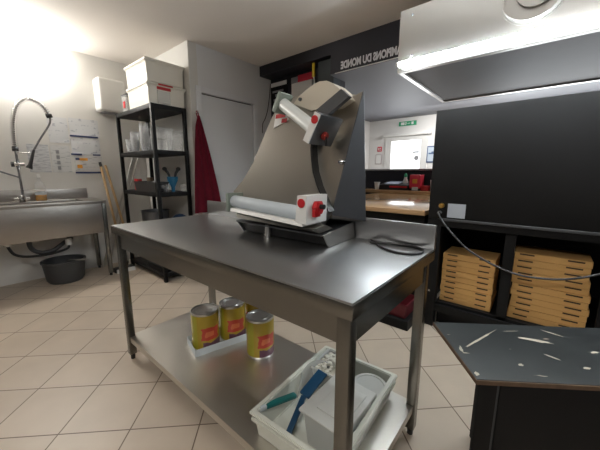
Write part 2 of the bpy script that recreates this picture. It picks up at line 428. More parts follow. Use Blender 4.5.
a0, a1, c0, c1, nt_ = X0+.024, X1-.024, Y0+.024, Y1-.024, .032
sh = B().prism([(a0+nt_, c0, sz), (a1-nt_, c0, sz), (a1-nt_, c0+nt_, sz), (a1, c0+nt_, sz), (a1, c1-nt_, sz), (a1-nt_, c1-nt_, sz),
                (a1-nt_, c1, sz), (a0+nt_, c1, sz), (a0+nt_, c1-nt_, sz), (a0, c1-nt_, sz), (a0, c0+nt_, sz), (a0+nt_, c0+nt_, sz)], (0, 0, -.036))
link('lower_shelf', sh, 'shelf_steel', tb)

# ------------------------------------------------------------------ dough roller on the table
dr = thing('dough_roller', 'large stainless dough rolling machine with two rollers and red knobs, on the steel table', 'dough roller', (-.95, 1.1, TZ))
# base tray
BZ = TZ+.066
feet = [(-1.02, .968), (-.73, 1.05), (-1.14, 1.19), (-.76, 1.19)]
bs = B()
bs.prism([(-1.235, .945, BZ-.004), (-.685, .965, BZ-.012), (-.70, 1.232, BZ+.01), (-1.235, 1.232, BZ+.02)], (0, 0, -.006))       # sloping top plate
bs.prism([(-1.235, .945, BZ-.004), (-1.215, .975, TZ+.004), (-1.235, 1.225, TZ+.004), (-1.235, 1.232, BZ+.02)], (.006, 0, 0))  # left cheek
bs.box((-1.23, 1.215, TZ+.004), (-.70, 1.225, BZ+.01))
link('base', bs, 'dark_steel', dr)
link('base_cheek', B().prism([(-.684, .964, BZ-.012), (-.670, .985, TZ+.002), (-.684, 1.225, TZ+.002), (-.698, 1.232, BZ+.01)], (-.006, 0, 0)), 'steel_light', dr)
link('base_front', B().prism([(-1.225, .965, BZ-.010), (-.695, .985, BZ-.018), (-.688, 1.0, TZ+.0045), (-1.205, .985, TZ+.0045)], (0, .006, 0)), 'black_plastic', dr)
for fx, fy in feet:
    link('foot', B().cyl((fx, fy, TZ), (fx, fy, BZ-.004), .016, r2=.012), 'steel_light' if fy < 1.0 else 'black_plastic', dr)
# body: big sloping front sheet whose right side is cut in a wide arc, with black strips painting the shade on its cut edge
arc = [(-.845, 1.14, 1.47), (-.865, 1.128, 1.422), (-.870, 1.117, 1.372), (-.866, 1.101, 1.303), (-.852, 1.088, 1.248), (-.833, 1.075, 1.193), (-.799, 1.061, 1.131), (-.761, 1.049, 1.08), (-.718, 1.035, 1.022)]
sheet = [(-1.20, 1.03, .95), (-1.376, 1.035, 1.023), (-1.385, 1.05, 1.085), (-1.316, 1.065, 1.149), (-1.252, 1.086, 1.242), (-1.201, 1.117, 1.374),
         (-1.155, 1.142, 1.479), (-1.100, 1.159, 1.550), (-.99, 1.166, 1.566), (-.88, 1.157, 1.546), *arc, (-.76, 1.03, .95)]
link('front_sheet', B().loft(sheet, [(x, y+.05, z) for x, y, z in sheet]), 'steel_body', dr)
rb = B()
for p, q in zip(arc, arc[1:]):
    p, q = V(p), V(q); rb.loft([p+V((0, .004, 0)), p+V((0, .05, 0)), p+V((.006, .05, 0)), p+V((.006, .004, 0))],
                               [q+V((0, .004, 0)), q+V((0, .05, 0)), q+V((.006, .05, 0)), q+V((.006, .004, 0))])
link('rim_shade', rb, 'black_plastic', dr)
T, Fd, Bk = V((-.657, 1.205, 1.538)), V((-.728, 1.084, 1.018)), V((-.636, 1.238, .965))
def chp(x, z): return (x, 1.08+.233*(z-1.0), z)
ch = [chp(-1.18, .99), chp(-1.12, 1.40), chp(-1.0, 1.545), chp(-.90, 1.56), chp(-.80, 1.555), chp(-.72, 1.520), T, Fd, chp(-.72, .99)]
link('chute_plate', B().loft(ch, [(x*.97-.03, 1.236, z) if x < -.72 else (-.678, 1.236, 1.53) for x, y, z in ch[:7]] + [(-.64, 1.236, .97), (-.66, 1.236, .96)]), 'steel_body', dr)
link('side_plate', B().prism([T+V((.003, -.001, .002)), Fd+V((.003, -.002, -.015)), Bk, V((-.672, 1.243, 1.525))], (-.005, 0, 0)), 'dark_steel', dr)  # darker bluish steel paints in the flank's dim reflection
bx_ = V(chp(-.705, 1.236))
link('plate_bolt', B().cyl(bx_, bx_+V((0, -.02, 0)), .011).cyl(bx_+V((0, -.02, 0)), bx_+V((0, -.035, 0)), .006), 'chrome', dr)
# beige top cover: domed end cap
cov = [(-.995, 1.160, 1.520), (-.962, 1.160, 1.548), (-.922, 1.164, 1.570), (-.877, 1.167, 1.590), (-.843, 1.168, 1.597), (-.803, 1.167, 1.592), (-.768, 1.164, 1.574),
       (-.726, 1.158, 1.540), (-.690, 1.152, 1.500), (-.748, 1.144, 1.475), (-.87, 1.144, 1.472)]
cov = [(x, y-.03, z) for x, y, z in cov]
cv = link('top_cover', B().prism(cov, (0, .10, 0)), 'beige_cover', dr)
link('rivet', B().cyl((-.945, 1.128, 1.533), (-.945, 1.118, 1.532), .008), 'dark_steel', cv)
# dark guard bar from the upper block to the top right
link('guard_bar', B().loft([(-.792, 1.046, 1.453), (-.738, 1.037, 1.417), (-.636, 1.053, 1.486), (-.679, 1.061, 1.521)],
                           [(-.792, 1.070, 1.453), (-.738, 1.061, 1.417), (-.636, 1.077, 1.486), (-.679, 1.085, 1.521)]), 'grey_plastic', dr)
# upper roller: inclined
u = V((.27, -.10, -.155)).normalized()
pa, pb = V((-1.02, 1.085, 1.515)), V((-.765, 1.0, 1.368))
v = V((0, 0, 1)); v = (v - u*v.dot(u)).normalized(); w = u.cross(v)
link('roller', B().cyl(pa, pb, .029, 32, bevel=.003), 'roller_up', dr)
gx = V((u.x, 0, u.z)).normalized(); gz = V((-gx.z, 0, gx.x))
lb = link('roller_bracket', B().obox(pa - u*.01, gx, gz, (0, 1, 0), .014, .048, .040, .004), 'green_grey', dr)
ub = link('knob_block', B().obox(pb + u*.02 + gz*.008 + V((0, .045, 0)), gx, gz, (0, 1, 0), .016, .062, .080, .003), 'dark_steel', dr)
fc = pb + u*.02 + gz*.008 + V((0, -.0375, 0))
link('white_face', B().obox(fc, gx, gz, (0, 1, 0), .0155, .060, .003), 'white_plastic', ub)
link('red_dot', B().cyl(fc + gz*.034 + V((0, -.002, 0)), fc + gz*.034 + V((0, -.006, 0)), .016), 'red', ub)
sk = pb + u*.02 + V((0, .035, 0)) + gx*.0155 - gz*.008
kb = link('adjust_knob', B().cyl(sk, sk+gx*.018, .017, 16, bevel=.003), 'dark_red', ub)
link('knob_lever', B().tube([sk+gx*.014, sk+gx*.02 - gz*.035 + V((0, .02, 0))], .006), 'black_plastic', kb)
# lower roller
qa, qb = V((-1.255, .955, 1.042)), V((-.762, .935, 1.020))
link('roller', B().cyl(qa, qb, .031, 32, bevel=.003), 'roller_low', dr)
link('roller_bracket', B().obox(qa + V((-.012, .01, -.005)), (1, 0, 0), (0, 1, 0), (0, 0, 1), .011, .05, .048, .004), 'green_grey', dr)
l2 = link('knob_block', B().prism([(-.775, .890, .992), (-.763, .890, 1.100), (-.715, .890, 1.100), (-.718, .890, .985)], (0, .14, 0)), 'white_plastic', dr)
link('red_dot', B().cyl((-.741, .890, 1.070), (-.741, .885, 1.070), .018), 'red', l2)
k2 = link('adjust_knob', B().cyl((-.716, .95, 1.05), (-.690, .95, 1.05), .030, 6, bevel=.004).box((-.716, .925, 1.012), (-.70, .965, 1.045), .004), 'red', l2)
link('knob_tip', B().cyl((-.690, .95, 1.055), (-.672, .95, 1.055), .010), 'black_plastic', k2)
link('dough_guide', B().prism([(-1.225, .905, 1.012), (-.745, .895, .992), (-.735, .885, .976), (-1.215, .895, .998)], (0, .13, .0)), 'white_plastic', dr)
link('slide_plate', B().prism([(-1.20, .915, .985), (-.70, .905, .965), (-.70, .955, .943), (-1.22, .94, .958)], (0, .10, .006)), 'steel_body', dr)
# sticker on the sheet: white/red stripes
def on_sheet(x, z, d): return V((x, 1.03+.233*(z-1.0)+d-.0, z))
st = link('sticker', B().loft([on_sheet(-1.128, 1.490, -.003), on_sheet(-1.052, 1.486, -.003), on_sheet(-1.028, 1.452, -.003), on_sheet(-1.128, 1.418, -.003)],
                              [on_sheet(-1.128, 1.490, .004), on_sheet(-1.052, 1.486, .004), on_sheet(-1.028, 1.452, .004), on_sheet(-1.128, 1.418, .004)]), 'white_print', dr)
for (x0, x1, z0, z1) in ((-1.122, -1.055, 1.466, 1.487), (-1.075, -1.040, 1.440, 1.460)):
    link('red_stripe', B().loft([on_sheet(x0, z0, -.005), on_sheet(x1, z0, -.005), on_sheet(x1, z1, -.005), on_sheet(x0, z1, -.005)],
                                [on_sheet(x0, z0, -.002), on_sheet(x1, z0, -.002), on_sheet(x1, z1, -.002), on_sheet(x0, z1, -.002)]), 'red', st)
# power lead lying in a loop on the table
def smooth(pts, n=6):
    pts = [V(p) for p in pts]; out = []
    for i in range(len(pts)-1):
        p0 = pts[max(i-1, 0)]; p1 = pts[i]; p2 = pts[i+1]; p3 = pts[min(i+2, len(pts)-1)]
        for k in range(n):
            t = k/n
            out.append(.5*((2*p1)+(-p0+p2)*t+(2*p0-5*p1+4*p2-p3)*t*t+(-p0+3*p1-3*p2+p3)*t**3))
    out.append(pts[-1]); return out
pts = [(-.60, 1.225, TZ+.0045), (-.545, 1.17, TZ+.0045), (-.49, 1.115, TZ+.0045), (-.43, 1.085, TZ+.0045), (-.375, 1.095, TZ+.0045), (-.345, 1.14, TZ+.0045), (-.36, 1.20, TZ+.0045), (-.42, 1.225, TZ+.0045), (-.50, 1.21, TZ+.0045), (-.58, 1.175, TZ+.0045)]
single('power_cable', B().tube(smooth(pts), .0045), 'black_plastic', 'black power lead looped on the tabletop beside the dough roller', 'cable', (-.45, 1.15, TZ))

# ------------------------------------------------------------------ cans and crate on the lower shelf
def make_can(label, loc, rz):
    c = thing('food_can', label, 'can', loc, 'tomato cans on the lower shelf', rz)
    r, h = .079, .232
    link('can_body', B().lathe([(r-.006, .0), (r, .003), (r, .008), (r-.002, .010), (r-.002, h-.01), (r, h-.008), (r, h-.001), (r-.004, h), (r-.006, h-.006),
         (r-.02, h-.006), (r-.022, h-.008), (r-.03, h-.008), (r-.032, h-.006), (0, h-.006)], n=40).lathe([(0, .002), (r-.006, 0)], n=40), 'steel_light', c, world=False)
    link('can_label', B().lathe([(r-.001, .014), (r-.0003, .014), (r-.0003, h-.014), (r-.001, h-.014)], n=40), 'can_label', c, world=False)
    return c
can = make_can('yellow tomato can standing alone on the lower table shelf', (-1.172, 1.038, sz), R(22))
tl = V((-1.475, .872, sz)); td = V((.045, .165, 0))
TRZ = sz+.003
copy_tree(can, (tl.x, tl.y, TRZ), 'tomato can at the near end of the pale cardboard tray', R(25))
copy_tree(can, (tl.x+td.x, tl.y+td.y, TRZ), 'middle tomato can in the pale cardboard tray', R(15))
copy_tree(can, (tl.x+2*td.x, tl.y+2*td.y, TRZ), 'tomato can at the far end of the pale cardboard tray', R(-30))
ang = math.atan2(td.y, td.x) - math.pi/2
tr = B().ring_box((-.088, -.09, 0), (.088, .42, .042), .003, .003, bevel=0)
bmesh.ops.rotate(tr.bm, matrix=Matrix.Rotation(ang, 3, 'Z'), verts=tr.bm.verts[:])
single('cardboard_tray', tr, 'tray_card', 'shallow pale blue cardboard tray holding the tomato cans', 'tray', (tl.x, tl.y, sz), world=False)

# milky dough crate with tools
crate = thing('dough_crate', 'large shallow milky plastic crate on the lower table shelf, filled with tubs and tools', 'crate', (-.612, .925, sz), rz=R(3))
link('crate_body', B().ring_box((-.185, -.27, 0), (.185, .27, .112), .012, .006, .012, .012, .012), 'crate', crate, world=False)
cb = link('rib_band', B().box((-.191, -.276, .070), (.191, -.268, .080)).box((-.191, .268, .070), (.191, .276, .080)).box((-.193, -.27, .070), (-.185, .27, .080)).box((.185, -.27, .070), (.193, .27, .080)), 'crate', crate, world=False)
CZ0 = sz+.0065
tub = thing('lidded_tub', 'milky white tub with a raised-panel lid, in the front of the crate', 'tub', (-.522, .855, CZ0))
link('tub_body', B().ring_box((-.085, -.118, 0), (.085, .118, .145), .003, .003, .014, .004, .008), 'tub', tub, world=False)
link('lid', B().box((-.096, -.130, .145), (.096, .130, .159), .008).box((-.045, -.085, .157), (.075, .085, .166), .006), 'tub', tub, world=False)
t2 = thing('round_tub', 'round milky tub with a flat lid, behind the lidded tub in the crate', 'tub', (-.505, 1.085, CZ0))
link('tub_body', B().lathe([(0, 0), (.058, 0), (.070, .085), (.067, .085), (.056, .004), (0, .004)]), 'tub', t2, world=False)
link('lid', B().lathe([(0, .093), (.060, .093), (.064, .097), (.074, .097), (.078, .092), (.078, .085), (.070, .085), (0, .085)]), 'tub', t2, world=False)
t3 = thing('cheese_tub', 'small white tub heaped with white crumbs, in the far corner of the crate', 'tub', (-.70, 1.085, CZ0), rz=R(3))
link('tub_body', B().ring_box((-.075, -.085, 0), (.075, .085, .115), .003, .003, .012, .006, .008), 'tub', t3, world=False)
hp = B()
for i in range(90):
    x, y = random.uniform(-.062, .062), random.uniform(-.072, .072)
    hp.sphere((x, y, .098+.022*(1-(abs(x)/.07)**2)*(1-(abs(y)/.08)**2)+random.uniform(-.004, .006)), random.uniform(.008, .014), (1, 1, .7), 8)
hp.box((-.064, -.074, .01), (.064, .074, .098))
ch = link('crumbs', hp, 'cheese', t3, world=False); ch['kind'] = 'stuff'
# dough scraper with blue handle
def lineb(p, q, w, t, bev=.003):
    p, q = V(p), V(q); d = (q-p).normalized(); s = d.cross(V((0, 0, 1))).normalized(); n = s.cross(d)
    return B().obox((p+q)/2, d, s, n, (q-p).length/2, w/2, t/2, bev)
bt = thing('spatula', 'dark blue plastic spatula leaning across the crate', 'spatula', (-.72, .80, CZ0))
link('handle', lineb((-.655, .705, CZ0+.025), (-.70, .86, CZ0+.075), .024, .014), 'blue', bt)
link('blade', lineb((-.70, .86, CZ0+.078), (-.69, .985, CZ0+.125), .052, .010), 'blue', bt)
gt = thing('brush', 'teal brush handle with a pale tip lying in the left corner of the crate', 'brush', (-.76, .76, CZ0))
link('handle', lineb((-.775, .705, CZ0+.09), (-.745, .855, CZ0+.06), .026, .018, .006), 'teal', gt)
link('pale_tip', lineb((-.781, .675, CZ0+.097), (-.775, .705, CZ0+.09), .028, .02, .006), 'tray_card', gt)
# curved clear sheet standing in the crate
cs = B()
A_, B_ = [], []
for i in range(13):
    t = i/12; ang_ = R(200 - 110*t)
    A_.append(V((-.69 + .085*math.cos(ang_), .93 + .10*math.sin(ang_), CZ0+.002))); B_.append(A_[-1] + V((.004, .03, .115 + .02*math.sin(t*math.pi))))
for i in range(12):
    f = [cs.bm.verts.new(p) for p in (A_[i], A_[i+1], B_[i+1], B_[i])]
    cs.bm.faces.new(f)
bmesh.ops.remove_doubles(cs.bm, verts=cs.bm.verts[:], dist=1e-5)
bmesh.ops.solidify(cs.bm, geom=cs.bm.faces[:], thickness=.002)
single('plastic_sheet', cs, 'sheet', 'curved clear plastic sheet standing in the crate beside the blue spatula', 'plastic sheet', (-.69, .93, CZ0))

# ------------------------------------------------------------------ sink on the left
SX = -3.80
sk = thing('sink', 'long stainless steel sink unit along the left wall', 'sink', (-4.05, .2, 0))
SY0, SY1, SZ = -.75, 1.06, .885
link('apron', B().box((SX-.012, SY0, .52), (SX, SY1, SZ-.03), .003).box((XL+.02, SY1-.012, .52), (SX-.012, SY1, SZ-.03)), 'sink_steel', sk)
dk = B()
dk.box((SX-.06, SY0, SZ-.032), (SX+.012, SY1+.045, SZ), .006)
dk.box((XL+.004, SY0, SZ-.03), (XL+.12, SY1+.045, SZ), .006)
dk.box((XL+.11, SY1-.14, SZ-.03), (SX-.05, SY1+.045, SZ), .004).box((XL+.11, SY0, SZ-.03), (SX-.05, SY0+.1, SZ), .004)
link('deck', dk, 'sink_steel', sk)
link('bowl', B().ring_box((XL+.10, SY0+.09, .58), (SX-.045, SY1-.13, SZ-.004), .004, .004, .01, bevel=0), 'sink_steel', sk)
link('backsplash', B().box((XL+.002, SY0, SZ-.01), (XL+.022, SY1, SZ+.12), .006), 'sink_steel', sk)
for ly in (SY0-.04, SY1+.004):
    for lx in (SX-.02, XL+.06):
        lg = link('leg', B().box((lx-.02, ly-.002, .03), (lx+.02, ly+.038, SZ-.03), .003), 'steel', sk)
        link('foot', B().cyl((lx, ly+.018, 0), (lx, ly+.018, .032), .014), 'black_plastic', lg)
dp = smooth([(-4.05, .45, .58), (-4.05, .45, .42), (-4.05, .52, .35), (-4.05, .62, .35), (-4.05, .70, .40), (-4.10, .78, .44), (-4.18, .82, .44), (-4.28, .82, .44)])
link('drain_pipe', B().tube(dp, .022).cyl((-4.05, .45, .52), (-4.05, .45, .585), .04), 'grey_plastic', sk)
link('waste_valve', B().cyl((-4.0, .76, .40), (-4.0, .76, .47), .03), 'white_plastic', sk)
link('waste_valve', B().cyl((-4.0, .28, .47), (-4.0, .28, .54), .03), 'white_plastic', sk)
link('waste_hose', B().tube(smooth([(-4.0, .28, .47), (-3.99, .32, .38), (-3.98, .42, .34), (-4.0, .60, .33), (-4.0, .74, .36), (-4.0, .76, .41)]), .013), 'black_plastic', sk)
# pre-rinse tap
FXx = -4.16
tp = thing('spray_tap', 'tall sprung pre-rinse spray tap rising from the sink', 'tap', (FXx, .46, SZ))
link('base_valve', B().cyl((FXx, .46, SZ), (FXx, .46, SZ+.05), .028).cyl((FXx, .40, SZ+.035), (FXx, .52, SZ+.035), .014).sphere((FXx, .46, SZ+.055), .022), 'chrome', tp)
link('riser', B().tube([(FXx, .47, SZ+.05), (FXx, .47, 1.13), (FXx, .47, 1.41)], .012), 'chrome', tp)
link('valve_body', B().cyl((FXx, .44, 1.27), (FXx, .52, 1.27), .020).cyl((FXx, .47, 1.22), (FXx, .47, 1.32), .017), 'chrome', tp)
link('black_knob', B().cyl((FXx, .42, 1.27), (FXx, .445, 1.27), .026), 'black_plastic', tp)
link('filler_arm', B().tube(smooth([(FXx, .46, 1.14), (FXx+.02, .39, 1.17), (FXx+.05, .27, 1.22), (FXx+.07, .10, 1.25)]), .008), 'dark_steel', tp)
cpath = smooth([(FXx, .47, 1.41), (FXx, .475, 1.55), (FXx, .49, 1.70), (FXx, .53, 1.84), (FXx, .585, 1.91), (FXx, .64, 1.93), (FXx, .73, 1.88), (FXx, .78, 1.775)], 8)
hose2 = smooth([(FXx, .78, 1.775), (FXx, .77, 1.70), (FXx, .67, 1.53), (FXx, .61, 1.42)], 6)
link('hose', B().tube(cpath + hose2[1:], .009), 'hose_grey', tp)
# spring coils: a helix swept around the upper hose
hel = []
seglen = [0]
for a_, b_ in zip(cpath, cpath[1:]): seglen.append(seglen[-1]+(b_-a_).length)
tot = seglen[-1]; turns = 38; N_ = turns*10
for i in range(N_+1):
    s_ = tot*i/N_; j = max(k_ for k_ in range(len(seglen)) if seglen[k_] <= s_ + 1e-9); j = min(j, len(cpath)-2)
    t_ = (s_-seglen[j])/(seglen[j+1]-seglen[j]); p_ = cpath[j].lerp(cpath[j+1], t_); d_ = (cpath[j+1]-cpath[j]).normalized()
    e1 = V((1, 0, 0)); e2 = d_.cross(e1).normalized(); a_ = 2*math.pi*turns*i/N_
    hel.append(p_ + (e1*math.cos(a_)+e2*math.sin(a_))*.024)
link('spring', B().tube(hel, .0045, 5), 'chrome', tp)
link('spring_clip', B().cyl((FXx, .47, 1.40), (FXx, .47, 1.44), .026), 'black_plastic', tp)
link('spring_clip', B().cyl((FXx, .772, 1.80), (FXx, .782, 1.765), .028), 'black_plastic', tp)
link('support_bracket', B().cyl((FXx, .47, 1.385), (FXx, .575, 1.39), .007), 'chrome', tp)
link('spray_handle', B().tube([(FXx, .61, 1.42), (FXx, .565, 1.27)], [.011, .018]).cyl((FXx, .567, 1.27), (FXx, .550, 1.23), .018, r2=.030), 'black_plastic', tp)
# soap bottle
sb = thing('soap_bottle', 'clear bottle with a little amber soap, on the back ledge of the sink', 'bottle', (-4.21, .62, SZ))
prof = [(0, 0), (.044, 0), (.048, .01), (.048, .15), (.038, .19), (.016, .215), (.014, .25)]
link('bottle_shell', B().lathe(prof), 'clear', sb, world=False)
link('soap', B().lathe([(0, .003), (.043, .003), (.0465, .012), (.0465, .062), (0, .062)]), 'amber', sb, world=False)
link('label_band', B().lathe([(.0485, .066), (.0490, .066), (.0490, .10), (.0485, .10)]), 'tray_card', sb, world=False)
link('cap', B().lathe([(0, .285), (.016, .283), (.018, .25), (.014, .248)]), 'white_plastic', sb, world=False)
# bucket under the sink
bk = thing('bucket', 'dark grey plastic tub on the floor under the sink', 'tub', (-4.02, .70, 0))
link('tub_body', B().lathe([(0, .0), (.15, 0), (.17, .03), (.192, .22), (.202, .225), (.202, .242), (.185, .242), (.165, .03), (.14, .012), (0, .012)], n=40), 'grey_plastic', bk, world=False)
single('scoop', lineb((-3.91, .72, .248), (-3.79, .86, .248), .024, .012), 'steel_light', 'short pale metal bar resting across the rim of the grey tub', 'bar', (-3.84, .78, .242))

# ------------------------------------------------------------------ on the left wall
wl = thing('wall_lamp', 'glaring white lamp high on the left wall above the sink', 'lamp', (XL, .5, 2.215))
link('housing', B().box((XL, .15, 2.23), (XL+.035, .85, 2.48), .008), 'white_plastic', wl)
link('diffuser', B().box((XL+.035, .14, 2.215), (XL+.11, .86, 2.485), .025, 3), 'lamp', wl)
pd = thing('towel_dispenser', 'white rounded paper towel dispenser on the left wall, left of the black rack', 'dispenser', (XL, 1.395, 1.895))
link('case', B().box((XL, 1.25, 1.91), (XL+.20, 1.54, 2.285), .035, 4), 'white_plastic', pd)
link('outlet', B().box((XL+.04, 1.29, 1.895), (XL+.16, 1.50, 1.912), .004), 'grey_print', pd)
PX = XL+.003
def sheet_paper(name, lab, y0, y1, z0, z1, m, extra=()):
    t = thing(name, lab, 'sheet', (XL, (y0+y1)/2, z0), 'laminated sheets on the left wall')
    link('page', B().box((XL, y0, z0), (PX, y1, z1)), m, t)
    for (nm, a0, a1, c0, c1, mm) in extra:
        link(nm, B().box((PX, a0, c0), (PX+.004, a1, c1)), mm, t)
sheet_paper('wall_notice', 'printed list sheet on the wall right behind the tap hose, lower left of the notices', .575, .755, 1.19, 1.49, 'page_rows')
sheet_paper('wall_notice', 'glossy blank-looking sheet at the upper left of the wall notices', .775, .955, 1.52, 1.80, 'page_soft')
sheet_paper('wall_notice', 'sheet with a column of small dark pictures, lower middle of the wall notices', .77, .945, 1.19, 1.49, 'page_icons',
            [('picture', .815, .845, 1.40-.06*i, 1.44-.06*i, 'grey_print') for i in range(4)])
sheet_paper('wall_notice', 'sheet with a dark blue bottom strip, top right of the wall notices', .97, 1.26, 1.605, 1.81, 'page_soft', [('strip', .965, 1.245, 1.60, 1.62, 'navy_strip')])
sheet_paper('wall_notice', 'sheet with dark clips at its foot, middle right of the wall notices', .965, 1.255, 1.40, 1.59, 'page_soft', [('strip', .955, 1.06, 1.392, 1.41, 'navy_strip'), ('strip', 1.17, 1.25, 1.392, 1.41, 'navy_strip')])
sheet_paper('wall_notice', 'sheet with orange marks and a navy foot strip, bottom right of the wall notices', .98, 1.26, 1.185, 1.385, 'page_icons',
            [('strip', .975, 1.25, 1.178, 1.198, 'navy_strip'), ('orange_mark', 1.03, 1.11, 1.33, 1.36, 'orange_print'), ('orange_mark', 1.0, 1.05, 1.24, 1.28, 'orange_print'), ('dark_mark', .99, 1.03, 1.335, 1.36, 'navy_strip')])
# broom handles leaning on the wall
bh = thing('broom', 'wooden broom handle with a black tip leaning on the left wall', 'broom', (-4.10, 1.27, 0), 'broom handles by the rack')
link('handle', B().tube([(-4.10, 1.33, .05), (-4.275, 1.235, 1.26)], .014), 'wood', bh)
link('tip', B().tube([(-4.275, 1.235, 1.26), (-4.283, 1.231, 1.315)], .015), 'black_plastic', bh)
link('head', B().box((-4.17, 1.30, .035), (-4.05, 1.36, .06), .006), 'black_plastic', bh)
link('bristles', B().box((-4.165, 1.305, 0), (-4.055, 1.355, .036)), 'black_plastic', bh)
b2 = thing('broom', 'plain wooden broom handle leaning between the black-tipped one and the rack', 'broom', (-4.15, 1.42, 0), 'broom handles by the rack')
link('handle', B().tube([(-4.15, 1.46, .05), (-4.282, 1.285, 1.28)], .014), 'wood', b2)
link('head', B().box((-4.21, 1.43, .035), (-4.09, 1.49, .06), .006), 'black_plastic', b2)
link('bristles', B().box((-4.205, 1.435, 0), (-4.095, 1.485, .036)), 'black_plastic', b2)
sq = thing('floor_squeegee', 'black floor squeegee with a pale blade, on the floor in front of the rack', 'squeegee', (-3.80, 1.24, 0))
link('blade', B().box((-3.82, 1.14, 0), (-3.79, 1.34, .045), .004), 'white_plastic', sq)
link('head', B().box((-3.93, 1.13, .0), (-3.821, 1.35, .05), .008), 'black_plastic', sq)
for i, (y0, y1, lab) in enumerate(((1.12, 1.70, 'thin bright metal pole leaning in the wall corner behind the rack, nearer one'), (1.18, 1.765, 'thin bright metal pole leaning in the wall corner behind the rack, farther one'))):
    single('metal_pole', B().tube([(-4.245, y0, 0), (XL+.012, y1, 1.62)], .012), 'steel_light', lab, 'pole', (-4.245, y0, 0), 'metal poles behind the rack')

# ------------------------------------------------------------------ black rack with its load
RX0, RX1, RY0, RY1 = -4.02, -3.075, 1.37, 1.745
rk = thing('storage_rack', 'black four-post shelving rack in the corner beside the white door', 'rack', ((RX0+RX1)/2, (RY0+RY1)/2, 0))
for px in (RX0+.018, RX1-.018):
    for py in (RY0+.018, RY1-.018):
        link('post', B().box((px-.018, py-.018, 0), (px+.018, py+.018, 1.87), .005), 'black', rk)
SHZ = (1.87, 1.42, .98, .53, .10)
for z in SHZ:
    link('shelf', B().box((RX0+.005, RY0+.004, z-.045), (RX1-.005, RY1-.004, z), .004), 'black', rk)
# white storage boxes on the top
z = SHZ[0]
def storage_box(loc, w, d, h, label, extra=False):
    t = thing('storage_box', label, 'box', loc, 'white storage boxes on the rack')
    link('box_body', B().ring_box((-w/2, -d/2, 0), (w/2, d/2, h), .004, .004, .006, .008, .012), 'box_cream', t, world=False)
    link('lid', B().box((-w/2-.014, -d/2-.014, h), (w/2+.014, d/2+.014, h+.022), .008).box((-w/2+.02, -d/2+.02, h+.02), (w/2-.02, d/2-.02, h+.03), .004), 'box_cream', t, world=False)
    return t
s1 = storage_box((-3.375, 1.572, z), .50, .385, .185, 'lower of the two white lidded boxes stacked on the rack')
s2 = storage_box((-3.375, 1.572, z+.2155), .50, .385, .19, 'upper of the two white lidded boxes stacked on the rack')
lab = link('red_label', B().box((-3.126, 1.47, z+.150), (-3.118, 1.61, z+.180)).box((-3.115, 1.48, z+.188), (-3.109, 1.63, z+.203)), 'red', s1)
link('card_pocket', B().box((-3.131, 1.47, z+.02), (-3.120, 1.60, z+.14)), 'sheet', s1)
tb2 = thing('small_box', 'small clear box with red print beside the white boxes on the rack top', 'box', (-3.83, 1.50, z))
link('box_body', B().ring_box((-.07, -.09, 0), (.07, .09, .19), .003, .003, .004, bevel=0), 'clear', tb2, world=False)
link('red_print', B().box((-.02, -.094, .05), (.03, -.0905, .12)), 'red', tb2, world=False)
link('lid', B().box((-.074, -.094, .19), (.074, .094, .20), .003), 'grey_plastic', tb2, world=False)
# stacked cups, each its own thing
z = SHZ[1]
def make_cup(loc, label):
    t = tag(link('clear_cup', B().lathe([(0, 0), (.036, 0), (.037, .003), (.047, .105), (.051, .106), (.051, .112), (.0465, .112), (.0355, .004), (0, .004)], n=24), 'cup'), label, 'cup', 'clear cups stacked on the rack')
    t.location = loc; return t
cup0 = None
for (cx, cy, n, nm) in ((-3.90, 1.46, 3, 'leftmost'), (-3.73, 1.45, 6, 'second'), (-3.62, 1.57, 5, 'third'), (-3.47, 1.45, 9, 'tall right')):
    for i in range(n):
        lab = f'clear cup, {ORD[n-1-i]} in the {nm} cup stack on the rack'
        lc = (cx, cy, z+i*.024)
        if cup0 is None: cup0 = make_cup(lc, lab)
        else:
            c = cup0.copy(); COL.objects.link(c); c.location = lc; c['label'] = lab
def clear_tub(loc, w, d, h, label):
    t = thing('clear_tub', label, 'tub', loc, 'clear tubs on the rack')
    link('tub_body', B().ring_box((-w/2, -d/2, 0), (w/2, d/2, h), .003, .003, .012, .006, .008), 'clear', t, world=False)
    link('lid', B().box((-w/2-.008, -d/2-.008, h), (w/2+.008, d/2+.008, h+.012), .004), 'clear', t, world=False)
clear_tub((-3.22, 1.52, z), .20, .16, .11, 'lower clear lidded tub behind the corner post of the rack')
clear_tub((-3.22, 1.52, z+.122), .20, .16, .10, 'upper clear lidded tub behind the corner post of the rack')
clear_tub((-3.24, 1.68, z), .20, .11, .21, 'tall clear tub at the right end of the cup shelf')
rb_ = thing('red_bottle', 'small white bottle with a red cap at the left end of the cup shelf', 'bottle', (-3.85, 1.60, z))
link('bottle_shell', B().lathe([(0, 0), (.03, 0), (.03, .15), (.014, .19), (.014, .21)]), 'white_plastic', rb_, world=False)
link('cap', B().lathe([(.018, .20), (.022, .21), (.02, .27), (0, .27)]), 'red', rb_, world=False)
